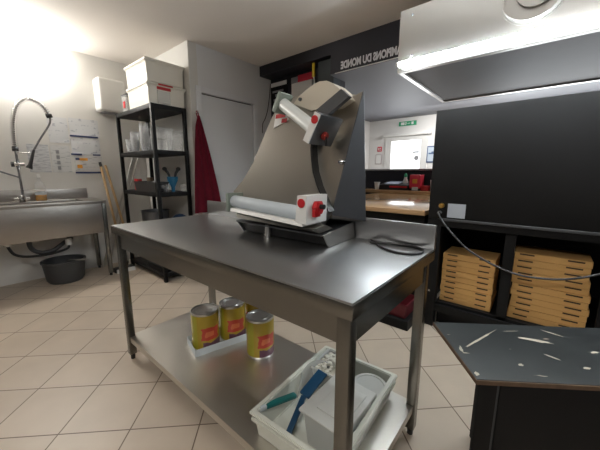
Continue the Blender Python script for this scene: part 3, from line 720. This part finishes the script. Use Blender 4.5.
# third shelf
z = SHZ[2]
bx = thing('black_basket', 'low black basket of oddments on the third shelf of the rack', 'basket', (-3.43, 1.46, z))
link('basket_body', B().ring_box((-.27, -.075, 0), (.27, .075, .11), .006, .006, .012, .006), 'black_plastic', bx, world=False)
single('cloth_bundle', B().sphere((0, 0, .06), .085, (1.3, .62, .7)).sphere((.09, .0, .045), .065, (1.1, .8, .68)), 'grey_plastic', 'dark bundle in the black basket on the rack', 'bundle', (-3.30, 1.46, z+.0065), world=False)
single('red_packet', B().box((-.045, -.028, 0), (.045, .028, .135), .006), 'red', 'red packet at the left end of the third rack shelf', 'packet', (-3.80, 1.47, z), world=False)
single('brown_packet', B().box((-.055, -.02, 0), (.055, .02, .15), .006), mat('brown_card', (.16, .11, .07), .7), 'brown packet behind the red one on the third rack shelf', 'packet', (-3.82, 1.62, z), world=False)
fu = thing('funnel', 'blue plastic funnel holding black tools, third shelf of the rack', 'funnel', (-3.20, 1.60, z))
link('cone', B().lathe([(.020, 0), (.020, .05), (.052, .12), (.058, .165), (.054, .165), (.048, .12), (.016, .055), (.016, 0)]), 'sky_blue', fu, world=False)
for dx, dy, lab in ((-.03, -.04, 'black-handled tool tilting left in the blue funnel'), (.0, .05, 'black-handled tool upright in the blue funnel')):
    single('kitchen_tool', B().tube([(-3.20, 1.60, z+.06), (-3.20+dx*.8, 1.60+dy*.8, z+.20), (-3.20+dx*1.5, 1.60+dy*1.5, z+.25)], [.008, .014, .018]).sphere((-3.20+dx*1.5, 1.60+dy*1.5, z+.25), .022, (1, 1.2, 1)),
           'black_plastic', lab, 'tool', (-3.20, 1.60, z+.06), 'tools in the funnel')
for i, (yy, lab) in enumerate(((1.50, 'small clear jar left of the blue funnel'), (1.69, 'small clear jar right of the blue funnel'))):
    j = thing('small_jar', lab, 'jar', (-3.15, yy, z), 'small jars by the funnel')
    link('jar_glass', B().lathe([(0, 0), (.032, 0), (.036, .01), (.036, .06), (.03, .072), (.028, .072), (.032, .06), (0, .006)]), 'clear', j, world=False)
    link('lid', B().lathe([(.034, .07), (.034, .086), (0, .087), (0, .07)]), 'clear', j, world=False)
# fourth shelf
z = SHZ[3]
single('stock_pot', B().lathe([(0, 0), (.135, 0), (.148, .02), (.152, .20), (.162, .21), (.150, .21), (.136, .02), (0, .012)]), 'dark_steel', 'dark metal pot low in the rack behind the table corner', 'pot', (-3.62, 1.565, z), world=False)
single('blue_cloth', B().sphere((0, 0, .10), .1, (.9, 1.0, .95)), mat('dark_blue_cloth', (.02, .05, .11), .9), 'dark blue cloth bundle at the right end of the low rack shelf', 'cloth', (-3.20, 1.65, z), world=False)
# bottom shelf
z = SHZ[4]
fb = thing('flat_carton', 'flat black carton with pinkish lettering on the bottom shelf of the rack', 'carton', (-3.33, 1.52, z))
link('carton_body', B().box((-.20, -.13, 0), (.20, .13, .05), .004), 'black', fb, world=False)
link('pink_mark', B().box((-.10, -.06, .05), (.06, -.02, .052)), mat('pink_print', (.5, .25, .32), .5), fb, world=False)
single('blue_bag', B().sphere((0, 0, .062), .07, (1.2, .9, .88)), 'sky_blue', 'crumpled blue bag on the bottom shelf of the rack', 'bag', (-3.74, 1.50, z), world=False)

# apron on the wall by the door
ap = thing('apron', 'dark red apron hanging on the wall left of the white door', 'apron', (-3.05, 1.84, .72))
hk = link('hook', B().cyl((-3.05, 1.835, 1.83), (-3.01, 1.835, 1.83), .008).sphere((-3.01, 1.835, 1.835), .012), 'chrome', ap)
rows = [(1.80, 1.82, 1.850), (1.68, 1.785, 1.885), (1.50, 1.765, 1.93), (1.25, 1.745, 1.985), (1.0, 1.725, 2.035), (.74, 1.71, 2.075)]
bm = B(); grid = []
for (zz_, ya, yb) in rows:
    row = []
    for i in range(25):
        t = i/24; amp = .010+.020*(1.8-zz_)
        row.append(bm.bm.verts.new((-3.005 + amp*(math.sin(t*20+zz_)*.5+.5) + .012, ya+(yb-ya)*t, zz_)))
    grid.append(row)
for r0, r1 in zip(grid, grid[1:]):
    for i in range(24): bm.bm.faces.new((r0[i], r0[i+1], r1[i+1], r1[i]))
bmesh.ops.solidify(bm.bm, geom=bm.bm.faces[:], thickness=.006)
link('cloth', bm, 'red_cloth', ap)
link('neck_strap', B().tube(smooth([(-3.0, 1.825, 1.79), (-3.01, 1.826, 1.84), (-3.012, 1.835, 1.848), (-3.01, 1.844, 1.84), (-3.0, 1.846, 1.79)]), .006), 'red_cloth', ap)
# thin lead on the wall end beside the door
single('wall_lead', B().tube(smooth([(-3.042, 2.985, 2.38), (-3.042, 2.97, 2.25), (-3.042, 2.93, 2.05), (-3.042, 2.88, 1.92), (-3.042, 2.83, 1.84), (-3.042, 2.82, 1.72)]), .005), 'black_plastic', 'thin dark lead running down the wall right of the white door', 'cable', (-3.05, 2.9, 1.72))

# ------------------------------------------------------------------ dark back wall: posters and strap
po = thing('black_poster', 'black poster with grey print and a pale top band on the dark back wall', 'poster', (-2.87, 3.0, 2.0))
link('panel', B().box((-3.03, 2.985, 1.98), (-2.74, 3.004, 2.37)), 'black', po)
for i, (x0, x1, z0, z1) in enumerate(((-3.0, -2.80, 2.25, 2.275), (-2.95, -2.78, 2.20, 2.23), (-2.98, -2.82, 2.145, 2.17), (-2.93, -2.79, 2.10, 2.125), (-3.0, -2.85, 2.05, 2.07))):
    link('print_row', B().box((x0, 2.982, z0), (x1, 2.985, z1)), 'grey_print', po)
link('top_band', B().box((-3.03, 2.981, 2.325), (-2.74, 2.985, 2.375)), 'white_print', po)
wb = thing('white_board', 'plain white board with a red header on the dark back wall', 'board', (-2.48, 3.0, 1.9))
link('board', B().box((-2.65, 2.975, 1.90), (-2.32, 3.004, 2.305), .003), 'white_print', wb)
link('red_header', B().box((-2.54, 2.97, 2.305), (-2.30, 3.0, 2.385), .003), 'red_sign', wb)
link('grey_header_end', B().box((-2.65, 2.97, 2.305), (-2.54, 3.0, 2.375), .003), 'grey_print', wb)
ys = thing('hanging_brush', 'yellow-handled tool hanging right of the white board', 'tool', (-2.22, 2.85, 2.12))
link('handle', B().obox((-2.195, 2.845, 2.345), (0, 0, 1), (1, 0, 0), (0, 1, 0), .075, .016, .009, .004), 'yellow', ys)
link('shaft', B().tube([(-2.19, 2.848, 2.27), (-2.175, 2.848, 2.12)], .008), 'white_print', ys)

# ------------------------------------------------------------------ extraction hood
HX0, HX1, HY0, HY1, HZ0, HZ1 = -.925, 1.75, 2.19, 3.37, 1.90, 2.30
hd = thing('extraction_hood', 'large stainless extraction hood over the black cabinet at upper right', 'hood', ((HX0+HX1)/2, (HY0+HY1)/2, HZ0))
link('front_panel', B().box((HX0, HY0, HZ0), (HX1, HY0+.012, HZ1), .003), 'steel_light', hd)
link('top_panel', B().box((HX0, HY0+.012, HZ1-.012), (HX1, 2.795, HZ1)), 'steel_light', hd)
link('end_panel', B().box((HX0, HY0+.012, HZ0), (HX0+.012, 2.795, HZ1-.012), .003), 'steel_light', hd)
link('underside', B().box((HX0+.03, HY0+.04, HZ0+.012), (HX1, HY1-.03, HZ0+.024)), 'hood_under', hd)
link('gutter', B().box((HX0, HY0+.012, HZ0), (HX1, HY0+.04, HZ0+.03)).box((HX0, HY0+.04, HZ0), (HX0+.03, HY1-.03, HZ0+.03)).box((HX0, HY1-.03, HZ0), (HX1, HY1, HZ0+.03)), 'steel_light', hd)
link('rivet', B().sphere((-.84, HY0, 2.255), .009), 'dark_steel', hd); link('rivet', B().sphere((-.83, HY0, 1.995), .009), 'dark_steel', hd)
dc = B()
def vring(bmb, c, ro, ri, y0, y1, n=40):
    t = bmesh.new(); 
    bb = B().lathe([(ri, 0), (ro, 0), (ro, 1), (ri, 1)], n=n, close=True)
    for v_ in bb.bm.verts:
        x_, y_, z_ = v_.co; v_.co = V((c[0]+x_, y1+(y0-y1)*z_, c[1]+y_))
    me_ = bpy.data.meshes.new('t'); bb.bm.to_mesh(me_); bb.bm.free(); bmb.bm.from_mesh(me_); bpy.data.meshes.remove(me_); t.free()
vring(dc, (-.175, 2.150), .142, .130, 2.13, HY0)
vring(dc, (-.175, 2.150), .149, .132, 2.18, HY0)
vring(dc, (-.160, 2.17), .095, .085, 2.15, HY0)
dcp = link('fan_collar', dc, 'steel_light', hd)
link('fan_disc', B().cyl((-.175, HY0, 2.150), (-.175, HY0-.018, 2.150), .130, 40), 'steel_light', dcp)
link('fan_vane', B().obox((-.08, 2.155, 2.19), (1, 0, -.35), (.35, 0, 1), (0, 1, 0), .06, .006, .02), 'dark_steel', dcp)
tbm = thing('fluorescent_tube', 'long glowing fluorescent tube along the lower front of the steel hood', 'lamp', (.2, HY0, 1.94))
link('tube', B().cyl((-.905, HY0-.03, 1.945), (1.2, HY0-.03, 1.945), .014, 16), 'tube', tbm)
link('end_cap', B().cyl((-.92, HY0-.03, 1.945), (-.905, HY0-.03, 1.945), .016, 16).box((-.92, HY0-.03, 1.935), (-.905, HY0, 1.955)), 'white_plastic', tbm)
link('batten', B().box((-.92, HY0-.012, 1.930), (1.2, HY0, 1.962)), 'white_plastic', tbm)

# ------------------------------------------------------------------ black cabinet, stand with pizza boxes
OX0, OX1, OY0, OY1 = -.665, 1.9, 2.30, 3.30
ov = thing('black_cabinet', 'large flat-fronted black cabinet standing on the pizza box stand', 'cabinet', ((OX0+OX1)/2, 2.8, .855))
link('cabinet_body', B().box((OX0, OY0, .855), (OX1, OY1, 1.625), .004), 'black_panel', ov)
link('front_ledge', B().box((OX0+.09, OY0-.012, .845), (OX1, OY0+.002, .862), .002), 'grey_plastic', ov)
so = link('socket', B().cyl((-.575, OY0, .955), (-.575, OY0-.02, .955), .018).cyl((-.575, OY0-.02, .955), (-.575, OY0-.032, .955), .010), 'brass', ov)
link('cable_gland', B().cyl((-.585, OY0, .905), (-.585, OY0-.03, .90), .014), 'grey_plastic', ov)
single('rating_plate', B().box((-.535, OY0-.003, .872), (-.42, OY0, .972)), mat('grey_sticker', (.42, .45, .50), .5), 'square grey sticker on the left end of the black cabinet', 'sticker', (-.48, OY0, .87))
cbp = smooth([(-.585, OY0-.03, .90), (-.56, OY0-.05, .86), (-.49, OY0-.06, .78), (-.385, OY0-.06, .68), (-.28, OY0-.06, .62), (-.18, OY0-.06, .58), (-.07, OY0-.06, .555), (.05, OY0-.06, .56), (.16, OY0-.06, .585), (.30, OY0-.06, .655), (.5, OY0-.06, .80), (.62, OY0-.03, .90), (.62, OY0-.004, .92)])
single('hanging_cable', B().tube(cbp, .0065), mat('grey_rubber', (.030, .030, .032), .4), 'dark cable sagging across the front of the pizza boxes', 'cable', (-.58, OY0-.05, .55))
sd = thing('box_stand', 'black open stand with pizza boxes under the black cabinet', 'stand', ((OX0+OX1)/2, 2.75, 0))
link('top_rail', B().box((OX0, OY0, .80), (OX1, OY0+.04, .853)).box((OX0, OY1-.04, .80), (OX1, OY1, .853)).box((OX0, OY0+.04, .835), (OX1, OY1-.04, .853)), 'black', sd)
for px in (OX0, -.175, .31, .9, OX1-.06):
    w_ = .095 if px == OX0 else .06
    link('post', B().box((px, OY0+(.0 if px == OX0 else .03), 0), (px+w_, OY0+.07, .80), .003), 'black', sd)
    link('post', B().box((px, OY1-.07, 0), (px+w_, OY1, .80), .003), 'black', sd)
link('bottom_shelf', B().box((OX0+.095, OY0+.03, .185), (OX1, OY1-.07, .205)), 'black', sd)
link('front_rail', B().box((OX0+.095, OY0+.005, .13), (OX1, OY0+.03, .185)), 'black', sd)
link('back_panel', B().box((OX0+.02, OY1-.085, .206), (OX1, OY1-.071, .834)), 'black', sd)
link('side_panel', B().box((OX0+.06, OY0+.071, .206), (OX0+.07, OY1-.085, .834)), 'black', sd)
link('plinth', B().box((OX0+.095, OY0+.10, .0), (OX1, OY0+.12, .13)), 'black', sd)
link('bolt', B().cyl((OX0+.05, OY0, .29), (OX0+.05, OY0-.006, .29), .008), 'chrome', sd)
# pizza boxes
pz = None; bw, bd, bh_ = .340, .26, .0425
def make_box(loc, label):
    t = thing('pizza_box', label, 'pizza box', loc, 'kraft pizza boxes on the stand')
    link('carton', B().box((-bw/2, -bd/2, .0008), (bw/2, bd/2, bh_-.0008), .002, 1), 'kraft', t, world=False)
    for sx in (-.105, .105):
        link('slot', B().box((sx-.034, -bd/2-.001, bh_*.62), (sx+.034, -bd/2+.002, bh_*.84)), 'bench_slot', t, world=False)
    return t
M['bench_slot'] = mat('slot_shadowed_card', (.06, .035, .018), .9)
for (cx, n, w_, nm) in ((-.380, 9, 1.0, 'left'), (.075, 11, 1.13, 'right')):
    for i in range(n):
        lab = f'kraft pizza box, {ORD[n-1-i]} in the {nm} stack under the black cabinet'
        lc = (cx + random.uniform(-.006, .006) + (.012*math.sin(i*.5) if nm == 'right' else 0), OY0+.075+bd/2 + random.uniform(-.006, .006), .205+i*bh_)
        if pz is None: pz = make_box(lc, lab)
        else: copy_tree(pz, lc, lab, random.uniform(-.015, .015)).scale = (w_, 1, 1)

# pass counter to the left of the cabinet
pc = thing('pass_counter', 'wooden counter with glossy top and black front seen between machine and black cabinet', 'counter', (-1.3, 3.0, 0))
link('counter_top', B().box((-1.90, 2.33, .862), (-.70, 4.02, .90), .004), 'counter_wood', pc)
link('counter_base', B().box((-1.86, 2.40, .12), (-.72, 2.84, .862)), 'black', pc)
link('counter_base_rear', B().box((-1.86, 3.12, 0), (-.72, 3.98, .862)), 'black', pc)
single('red_crate', B().ring_box((-.14, -.12, 0), (.14, .12, .115), .006, .006, .008, .004), mat('dark_red_plastic', (.12, .006, .014), .5), 'dark red crate on the black step behind the table leg', 'crate', (-.86, 2.24, .075), world=False)
single('floor_plinth', B().box((-1.35, 2.09, 0), (-.69, 2.39, .075), .004), 'black', 'low black step on the floor left of the pizza box stand', 'step', (-1.0, 2.25, 0))
bc = thing('bar_counter', 'dark shop bar with wooden shelf and pale top edge beyond the wooden counter', 'counter', (-1.6, 4.4, 0))
link('shelf', B().box((-2.6, 4.06, .90), (-.6, 4.46, .945), .003), 'counter_wood', bc)
link('back_panel', B().box((-2.6, 4.46, 0), (-.6, 4.52, 1.225)), 'dark_wall', bc)
link('bar_top', B().box((-2.6, 4.40, 1.225), (-.6, 4.75, 1.25), .003), 'grey_print', bc)
link('base', B().box((-2.6, 4.12, 0), (-.6, 4.46, .90)), 'black', bc)
zc = .945
cpw = thing('paper_cup', 'white paper cup at the left end of the bar shelf', 'cup', (-2.02, 4.25, zc))
link('cup_body', B().lathe([(0, 0), (.028, 0), (.040, .10), (.037, .10), (.025, .004), (0, .004)]), 'white_plastic', cpw, world=False)
link('rim', B().lathe([(.038, .098), (.043, .098), (.043, .106), (.038, .106)], close=True), 'white_plastic', cpw, world=False)
till = thing('order_pad', 'dark tray with pale blue papers on the bar shelf', 'tray', (-1.73, 4.26, zc))
link('tray_body', B().prism([(-.20, -.10, 0), (-.20, .14, 0), (-.20, .14, .12), (-.20, -.10, .07)], (.42, 0, 0)), 'black_plastic', till, world=False)
link('papers', B().prism([(-.15, -.06, .081), (.06, -.06, .081), (.08, .10, .115), (-.12, .10, .115)], (0, 0, .008)), mat('pale_blue_paper', (.55, .60, .75), .6), till, world=False)
link('red_edge', B().box((-.05, -.106, .035), (.21, -.10, .06)), 'red', till, world=False)
rm = thing('red_machine', 'bright red counter device on the bar shelf', 'device', (-1.43, 4.27, zc))
link('case', B().box((-.075, -.08, .03), (.075, .10, .22), .012), 'red_sign', rm, world=False)
link('stand_foot', B().box((-.06, -.07, 0), (.06, .09, .03), .003), 'black_plastic', rm, world=False)
link('white_slip', B().box((-.03, -.088, .005), (.05, -.08, .05)), 'white_print', rm, world=False)
link('logo_patch', B().box((-.03, -.083, .10), (.035, -.08, .16)), 'orange_print', rm, world=False)
bt_ = thing('sauce_bottle', 'small pale bottle with green cap between papers and red device', 'bottle', (-1.60, 4.30, zc))
link('bottle_shell', B().lathe([(0, 0), (.035, 0), (.038, .12), (.02, .17), (.02, .19)]), 'white_plastic', bt_, world=False)
link('cap', B().lathe([(.022, .185), (.022, .215), (.010, .24), (0, .24)]), 'green_sign', bt_, world=False)
tw = thing('napkin_cup', 'tall white tumbler at the right end of the bar shelf', 'cup', (-1.20, 4.25, zc))
link('cup_body', B().lathe([(0, 0), (.030, 0), (.036, .15), (.033, .15), (.026, .004), (0, .004)]), 'white_plastic', tw, world=False)
single('red_carton', B().box((-.05, -.04, 0), (.05, .04, .07), .004), 'red', 'small red carton right of the red device on the bar shelf', 'carton', (-1.30, 4.25, zc), world=False)

# ------------------------------------------------------------------ shop far wall things
ex = thing('exit_sign', 'green exit sign above the glazed shop door', 'sign', (-2.16, YF, 2.05))
link('panel', B().box((-2.33, YF-.02, 2.075), (-2.0, YF, 2.155), .003), 'green_sign', ex)
link('pictogram', B().box((-2.29, YF-.023, 2.09), (-2.22, YF-.02, 2.14)).sphere((-2.195, YF-.021, 2.13), .012, (1, .2, 1)).obox((-2.195, YF-.022, 2.105), (.3, 0, 1), (1, 0, -.3), (0, 1, 0), .02, .008, .001)
     .box((-2.165, YF-.023, 2.11), (-2.11, YF-.02, 2.12)).box((-2.09, YF-.023, 2.09), (-2.05, YF-.02, 2.14)), 'white_print', ex)
fs = thing('fire_sign', 'small red square safety sign on the far white wall', 'sign', (-2.71, YF, 1.61))
link('panel', B().box((-2.755, YF-.01, 1.62), (-2.665, YF, 1.715)), 'red_sign', fs)
link('pictogram', B().box((-2.735, YF-.012, 1.64), (-2.72, YF-.01, 1.695)).box((-2.705, YF-.012, 1.665), (-2.685, YF-.01, 1.695)).box((-2.705, YF-.012, 1.635), (-2.685, YF-.01, 1.65)), 'white_print', fs)
nb = thing('wall_frame', 'small pale framed notice below the red safety sign', 'notice', (-2.72, YF, 1.36))
link('frame', B().box((-2.79, YF-.015, 1.365), (-2.655, YF, 1.565), .003), mat('pinkish_grey', (.50, .44, .45), .6), nb)
link('page', B().box((-2.775, YF-.018, 1.38), (-2.67, YF-.014, 1.55)), 'white_print', nb)
pf = thing('blue_poster', 'pale poster with dark blue frame right of the glazed door', 'poster', (-1.66, YF, 1.38))
link('frame', B().box((-1.775, YF-.015, 1.38), (-1.54, YF, 1.675), .002), mat('dark_blue_frame', (.08, .13, .27), .5), pf)
link('page', B().box((-1.755, YF-.018, 1.40), (-1.56, YF-.014, 1.655)), mat('pale_blue_page', (.55, .63, .72), .5), pf)
link('dark_figure', B().box((-1.74, YF-.021, 1.53), (-1.58, YF-.017, 1.555)).box((-1.69, YF-.021, 1.555), (-1.62, YF-.017, 1.575)), mat('blue_print', (.10, .16, .3), .5), pf)

# ------------------------------------------------------------------ worn black cupboard at lower right
bn = thing('low_cupboard', 'low black cupboard with a chipped worn top at the lower right', 'cupboard', (-.10, .98, 0), rz=math.atan2(.21, .29))
HB = .55; W_, D_ = 1.0, .365
link('side_panel', B().box((.20, .016, 0), (.222, D_-.015, HB-.016)), 'black', bn, world=False)
link('side_panel', B().box((W_-.03, .016, 0), (W_-.008, D_-.015, HB-.016)), 'black', bn, world=False)
link('top_board', B().box((0, 0, HB-.016), (W_, D_, HB-.001), .001), 'bench_edge', bn, world=False)
tp_ = link('laminate', B().box((.003, .004, HB-.001), (W_-.003, D_-.003, HB+.0008)), 'worn', bn, world=False)
def blob(cx, cy, l, w, a):
    p = []
    n = 14
    for i in range(n):
        t = i*2*math.pi/n; r = random.uniform(.6, 1.1)
        x, y = l*math.cos(t)*r, w*math.sin(t)*r
        p.append((cx+x*math.cos(a)-y*math.sin(a), cy+x*math.sin(a)+y*math.cos(a), HB+.0008))
    return B().prism(p, (0, 0, .0007))
for (cx, cy, l, w, a) in ((.13, .238, .125, .006, .64), (.345, .245, .062, .010, -.30), (.445, .305, .040, .003, -.75), (.325, .142, .024, .005, -.85), (.187, .087, .010, .007, .3), (.395, .085, .013, .006, .2), (.50, .18, .02, .006, .3), (.028, .165, .022, .006, 1.4), (.016, .03, .012, .008, 1.2), (.29, .31, .03, .002, .1), (.55, .12, .012, .005, .4)):
    link('chip', blob(cx, cy, l, w, a), 'scratch', tp_, world=False)
link('front_panel', B().box((.075, 0.0, 0), (W_, .016, HB-.016), .001), 'black', bn, world=False)
link('front_stile', B().box((.012, .002, 0), (.066, .016, HB-.016), .001), 'black', bn, world=False)
link('groove_strip', B().box((.066, .006, 0), (.075, .016, HB-.016)), 'grey_plastic', bn, world=False)

# ------------------------------------------------------------------ lights
def area(name, loc, rot, size, size_y, power, col):
    l = bpy.data.lights.new(name, 'AREA'); l.shape = 'RECTANGLE'; l.size = size; l.size_y = size_y; l.energy = power; l.color = col
    o = bpy.data.objects.new(name, l); COL.objects.link(o); o.location = loc; o.rotation_euler = rot; return o
# added area lamps: daylight through the added window and the glazed door
area('window_fill', (.5, 6.3, 1.6), (R(-100), 0, 0), 2.6, 1.5, 110, (.93, .97, 1.0))
area('door_daylight', (-2.2, 6.3, 1.3), (R(-95), 0, 0), .9, 1.6, 40, (.95, .98, 1.0))
# added unseen fill lights: under the shop ceiling, and behind the camera
area('shop_fill', (-1.0, 4.95, 2.2), (R(25), 0, 0), 1.6, .3, 38, (1.0, .98, .95))
area('kitchen_fill', (-.2, -1.0, 2.52), (0, 0, 0), 1.2, .3, 34, (1.0, .96, .90))

wd = bpy.data.worlds.new('world'); SC.world = wd; wd.use_nodes = True
bgn = wd.node_tree.nodes['Background']; bgn.inputs[0].default_value = (.92, .96, 1, 1); bgn.inputs[1].default_value = 2.6

# ------------------------------------------------------------------ camera
cam = bpy.data.cameras.new('camera'); co = bpy.data.objects.new('camera', cam); COL.objects.link(co)
cam.sensor_width = 36; cam.lens = 36*291.695/600; cam.clip_start = .05
co.location = (0, 0, 1.1893)
yaw, pitch, roll = .6995, .1770, .0015
fwd = V((-math.sin(yaw)*math.cos(pitch), math.cos(yaw)*math.cos(pitch), -math.sin(pitch)))
q = fwd.to_track_quat('-Z', 'Y')
co.rotation_mode = 'QUATERNION'; co.rotation_quaternion = q @ Matrix.Rotation(roll, 3, 'Z').to_quaternion()
SC.camera = co
vs = SC.view_settings; SC.display_settings.display_device = 'sRGB'
vs.view_transform = 'Standard'; vs.look = 'None'; vs.gamma = 1; vs.exposure = .12; vs.use_curve_mapping = False
SC.cycles.use_denoising = True
SC.cycles.max_bounces = 10; SC.cycles.transparent_max_bounces = 16
SC.cycles.sample_clamp_indirect = 8
